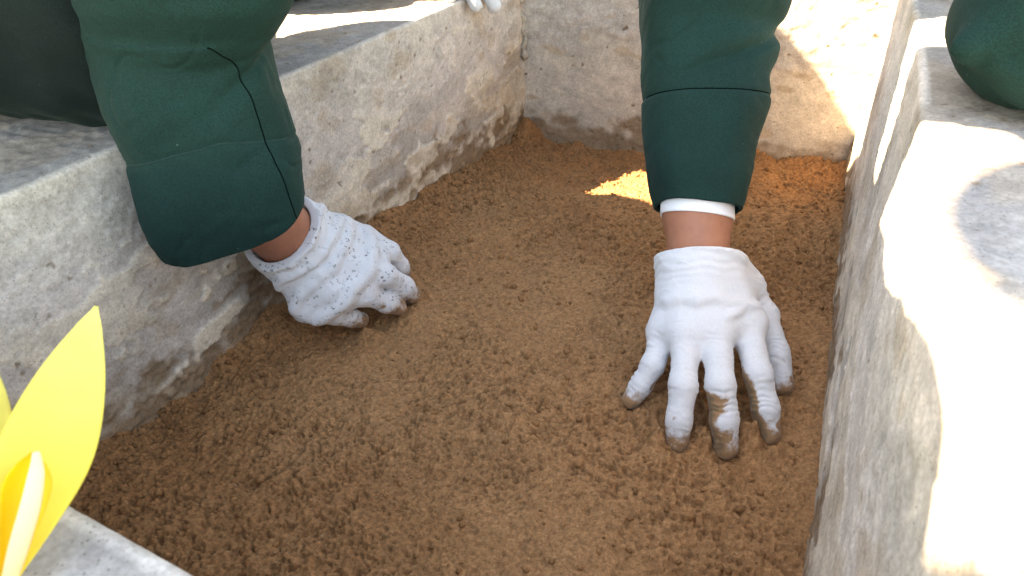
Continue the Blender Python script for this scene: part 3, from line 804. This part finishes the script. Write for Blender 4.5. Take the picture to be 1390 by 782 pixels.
# ---- person reaching in from the far end, hand spread on the sand
HAND_B = dict(wrist=[.3600, .4060, .0800], arm=[-.013, .036, .030], cuff=.002, rim=[-.013, .034, .036],
    index=[[0.4081, 0.3732, 0.053], [0.425, 0.3337, 0.04], [0.4352, 0.3206, 0.023], [0.4415, 0.3124, 0.009]],
    middle=[[0.3882, 0.3535, 0.056], [0.4028, 0.3114, 0.042], [0.4113, 0.2956, 0.024], [0.4169, 0.2873, 0.008]],
    ring=[[0.3693, 0.3444, 0.053], [0.3793, 0.3007, 0.04], [0.3826, 0.2851, 0.023], [0.3845, 0.2783, 0.008]],
    pinky=[[0.3519, 0.3494, 0.045], [0.3515, 0.3233, 0.032], [0.347, 0.3117, 0.019], [0.3428, 0.3037, 0.009]],
    thumb=[[.3960, .4135, .0560], [.4170, .4020, .0430], [.4330, .3800, .0250], [.4425, .3650, .0110]])
B = dict(hip=(.47, 1.13, .45), chest=(.45, .90, .60), neck=(.44, .75, .66), head=(.43, .62, .73),
         shR=(.28, .74, .59), elR=(.313, .580, .325), faR=(.3485, .4360, .1070), wrR=HAND_B['wrist'], palmR=(.388, .365, .062),
         shL=(.58, .64, .56), elL=(.533, .415, .283), wrL=(.78, .42, .32), elrL=.053, folds=[((.484, .370, .264), (.516, .390, .285), .007, .024), ((.486, .372, .266), (.535, .366, .250), .006, .012), ((.486, .39, .31), (.535, .362, .300), .012, .014)],
         knR=(.30, 1.02, .288), anR=(.28, 1.40, .0), toR=(.28, 1.5, -.05), knL=(.62, 1.02, .288), anL=(.64, 1.40, .0), toL=(.64, 1.5, -.05), wristr=.0236)
pB = person(B, "person in green jacket leaning over the rough mortar wall, spread white glove flat on sand", face=(0, -1, -.35), sleeve_side='R')
def dirtB(V, N):
    d = dirt_tips(.034, .85)(V, N)
    for a, b, r_ in (([.404, .303, .034], [.411, .287, .010], .013), ([.420, .332, .036], [.433, .308, .010], .0125)):   # caked sand on the sides of two fingers
        d = np.maximum(d, .98 * sstep(r_, r_ * .55, cone_d(V, a, b, 0, 0)) )
    return d
foldsB = [([[.352, .362, .062], [.372, .362, .072], [.394, .368, .072], [.410, .378, .064]], .0013, .006),
          ([[.368, .358, .066], [.380, .368, .074]], .0010, .005), ([[.392, .352, .066], [.402, .366, .068]], .0010, .005),
          ([[.338, .402, .085], [.360, .392, .098], [.388, .404, .086]], .0017, .005)]
glove("glove", HAND_B, M_GLOVE, pB, .00115, foldsB, dirtB, cuff_r=.0292, flat=.90)
def relB(S, TH):
    g = lambda s0, t0, ws, wt: np.exp(-((S - s0) / ws) ** 2 - ((((TH - t0 + np.pi) % (2 * np.pi)) - np.pi) / wt) ** 2)
    r = -.0035 * g(.50, 6.1, .04, .35) + .002 * g(.60, 5.9, .06, .5) - .0045 * g(.70, 5.4, .05, .9)
    cr = np.abs(S - (.60 + .12 * (TH - 5.2)))
    r += -.004 * np.exp(-(cr / .03) ** 2) * sstep(3.6, 4.6, TH)
    r += .006 * g(.84, 4.6, .1, .8) + .003 * g(.30, 4.5, .15, .7)
    return r
hemB = lambda TH: -.003 - .004 * np.clip(-np.sin(TH), 0, 1)
oSB, VB, NB, axB = sleeve("jacket_sleeve", SLEEVE_B, pB, ([0, .15, .5, 1], [.98, .95, .88, .92]), relB, hemB, .43, 71)
strip_on(VB, NB, [(.43 * 169, a_ / 6.28319 * 220) for a_ in np.linspace(3.2, 6.2, 30)], "seam", oSB, M_SEAM, .0006, .0002)
# shirt cuff peeping out under the sleeve
def shirt_cuff():
    C = np.array(SLEEVE_B[0][0]); E1 = np.array(SLEEVE_B[0][1]); ax = axB[0]; E2 = np.cross(ax, E1)
    th = np.linspace(0, 2 * np.pi, 97)[:-1]; rows = []
    for s, f in ((.030, .88), (.010, .89), (-.0060, .90), (-.0086, .89), (-.0086, .86), (-.006, .85), (.02, .85)):
        rows.append(C + ax * s + (E1 * np.cos(th)[:, None] + E2 * .96 * np.sin(th)[:, None]) * f + ax * (hemB(th)[:, None]))
    mesh_np("shirt_cuff", np.array(rows).reshape(-1, 3), grid_quads(7, 96, True), M_SHIRT, pB)
shirt_cuff()
hBL = relaxed_hand(B['wrL'], (.9, .1, -.35), (0, 0, -1), (0, 1, 0), (-.9, -.1, .1))
glove("glove", hBL, M_GLOVE, pB, .0028)

# ---- person farther along the same wall, glove hanging over its edge
wC = np.array([-.122, .700, .2560])
C_ = dict(hip=(-.72, .76, .42), chest=(-.41, .72, .58), neck=(-.34, .64, .66), head=(-.27, .565, .72),
          shR=(-.085, .50, .57), elR=(-.06, .68, .38), wrR=wC, shL=(-.34, .86, .60), elL=(-.36, .96, .42), wrL=(-.42, .80, .40),
          knR=(-.225, .605, .283), anR=(-.74, .62, .252), toR=(-.86, .62, .235), knL=(-.38, .88, .283), anL=(-.76, .84, .252), toL=(-.88, .84, .235))
pC = person(C_, "kneeling person whose clean white glove hangs over the flaking wall's top edge")
hC = relaxed_hand(wC, (.90, -.10, -.13), (-.1, 0, -1), (.1, 1, 0), (-.9, -.1, .28), curl=.36)
glove("glove", hC, M_GLOVE, pC, .0016, cuff_r=.030)
hCL = relaxed_hand(C_['wrL'], (.1, -.95, -.1), (0, 0, -1), (1, 0, 0), (.02, .13, .02)); glove("glove", hCL, M_GLOVE, pC, .0028)
hAL = relaxed_hand(A['wrL'], (.1, -.95, -.1), (0, 0, -1), (1, 0, 0), (-.02, .14, .02)); glove("glove", hAL, M_GLOVE, pA, .0028)

# ---- bystander on the ground behind the kneeling one; the head throws the round shadow on the pale ledge
P_ = dict(hip=(-.60, -.36, .86), chest=(-.55, -.385, 1.05), neck=(-.27, -.345, 1.30), head=(-.441, -.147, 1.44),
          shR=(-.20, -.46, 1.20), elR=(-.22, -.54, .94), wrR=(-.32, -.50, .74), shL=(-.58, -.24, 1.16), elL=(-.74, -.20, .96), wrL=(-.76, -.16, .76),
          knR=(-.54, -.48, .42), anR=(-.56, -.52, .0), toR=(-.46, -.46, -.05), knL=(-.62, -.30, .42), anL=(-.64, -.34, .0), toL=(-.54, -.26, -.05))
pP = person(P_, "person standing on the ground, throwing a round head shadow on the pale ledge", face=(.7, .6, -.4))
hc = np.array(P_['head']); V, Q = blob([(hc + [-.012, -.010, .028], hc + [.005, .004, .030], .100, .099, .02), (hc + [.02, .017, .030], hc + [.085, .072, .022], .060, .050, .03)], .007)
mesh_np("shadow_cap", smooth_mesh(V, Q, 2), Q, M_DARK, pP)  # cap added to give the head's ledge shadow a clean round outline
for q in 'RL':
    hp = relaxed_hand(P_['wr' + q], (.2, .2, -.9), (.3, -.3, 0) if q == 'L' else (-.3, .3, 0), (.6, .6, 0), np.array(P_['el' + q]) - np.array(P_['wr' + q])); glove("glove", hp, M_GLOVE, pP, .0028)

# ------------------------------------------------------------------ the yellow flower on the near wall
def build_flower():
    base = np.array([.236, -.034, .2035])
    e = bpy.data.objects.new("yellow_flower", None); COL.objects.link(e); e.location = base
    tag(e, "large yellow artificial flower with pointed petals lying on the smooth end wall", "flower")
    def petal(tip, root, width, face, bow, cup, col0, col1, nm="petal", thick=.0005, shape=.42):
        tip, root, face = (np.array(v, float) for v in (tip, root, face))
        ax = tip - root; L = np.linalg.norm(ax); ax /= L
        face = face - ax * (face @ ax); face /= np.linalg.norm(face); sd = np.cross(ax, face)
        n, k = 46, 17
        s = np.linspace(0, 1, n); w = np.linspace(-1, 1, k)
        prof = width * np.clip((s / shape) ** .75, 0, 1) ** 1.0 * np.where(s > shape, np.cos(np.clip((s - shape) / (1 - shape), 0, 1) * np.pi / 2) ** .85, 1)
        prof = np.maximum(prof, .0006); prof[0] = width * .15
        sm = np.convolve(np.pad(prof, 4, mode='edge'), np.ones(9) / 9, 'valid'); prof = np.where(s > .9, prof, sm)
        P = root + ax * (s * L)[:, None] + face * (bow * np.sin(s * np.pi) * L)[:, None]
        V = P[:, None] + sd * (prof[:, None] * w)[..., None] + face * (cup * prof[:, None] * (w ** 2))[..., None]
        Vb = V - face * thick
        allV = np.concatenate([V.reshape(-1, 3), Vb.reshape(-1, 3)]) - base
        Qd = grid_quads(n, k); Q2 = Qd[:, ::-1] + n * k
        bd = [(i * k, (i + 1) * k) for i in range(n - 1)] + [((n - 1) * k + j, (n - 1) * k + j + 1) for j in range(k - 1)] + [((i + 1) * k + k - 1, i * k + k - 1) for i in range(n - 1)] + [(j + 1, j) for j in range(k - 1)]
        Q3 = np.array([[b, a, a + n * k, b + n * k] for a, b in bd])
        t = np.repeat(s, k)[:, None]; alb = np.array(col0) * (1 - t) + np.array(col1) * t
        return mesh_np(nm, allV, np.concatenate([Qd, Q2, Q3]), M_PETAL, e, attr={"albedo": np.concatenate([alb, alb])})
    Y0, Y1 = (.86, .66, .05), (.90, .82, .24)
    cc = np.array([.246, -.040, .2125])
    F = CAM - np.array([.24, .0, .22])
    petal([.2320, .0400, .2463], [.2640, -.0300, .2070], .0121, F, .02, .06, Y0, Y1)
    petal([.1980, .0180, .2300], cc + [-.004, .004, -.002], .0125, F + [.1, 0, 0], .05, .2, Y0, Y1)
    petal([.2560, -.0022, .2330], [.2665, -.0283, .2085], .0060, F, -.06, .5, (.87, .54, .015), (.90, .64, .04), shape=.75)
    petal([.1700, -.010, .2420], cc + [-.010, -.004, 0], .014, (.2, -.3, .9), .05, .2, Y0, Y1)
    petal([.1700, -.085, .2420], cc + [-.008, -.010, 0], .014, (.2, .1, .9), .05, .2, Y0, Y1)
    petal([.2250, -.125, .2380], cc + [-.002, -.012, 0], .014, (0, .3, .9), .05, .2, Y0, Y1)
    petal([.2900, -.105, .2280], cc + [.006, -.012, 0], .014, (-.2, .3, .9), .05, .2, Y0, Y1)
    # pale inner petal edge-on
    path = np.array([-.0027, -.0013, 0]) + catmull(np.array([[.2602, -.0010, .2335], [.2648, -.0045, .2320], [.2685, -.0105, .2275], [.2700, -.0165, .2220], [.2705, -.0220, .2160], [.2700, -.0270, .2090]]), 40)
    tg = np.gradient(path, axis=0); tg /= np.linalg.norm(tg, axis=1, keepdims=True); sd = np.cross(tg, F / np.linalg.norm(F)); up_ = np.cross(sd, tg)
    th = np.linspace(0, 2 * np.pi, 13)[:-1]; wd = .0024 * np.sin(np.linspace(.25, 2.6, 40)) ** .6
    VV = path[:, None] + sd[:, None] * (wd[:, None] * np.cos(th))[..., None] + up_[:, None] * (wd[:, None] * .45 * np.sin(th))[..., None] - base
    tcol = np.repeat(np.linspace(0, 1, 40), 12)[:, None]
    o = mesh_np("inner_petal", VV.reshape(-1, 3), grid_quads(40, 12, True), M_PETAL, e, attr={"albedo": np.array([.86, .76, .58]) * (1 - tcol) + np.array([.85, .62, .30]) * tcol})
    o["label"] = "narrow pinkish white inner petal"
    V, Q = blob([(cc + [0, -.010, -.006], cc + [-.001, -.012, .010], .009, .006, .004)], .0016); mesh_np("flower_centre", smooth_mesh(V, Q, 1) - base, Q, M_STEM, e)
    V, Q = blob([(cc + [0, -.010, -.008], cc + [-.03, -.13, -.0075], .0028, .0026, .004)], .0014); mesh_np("stem", smooth_mesh(V, Q, 1) - base, Q, M_STEM, e)
build_flower()
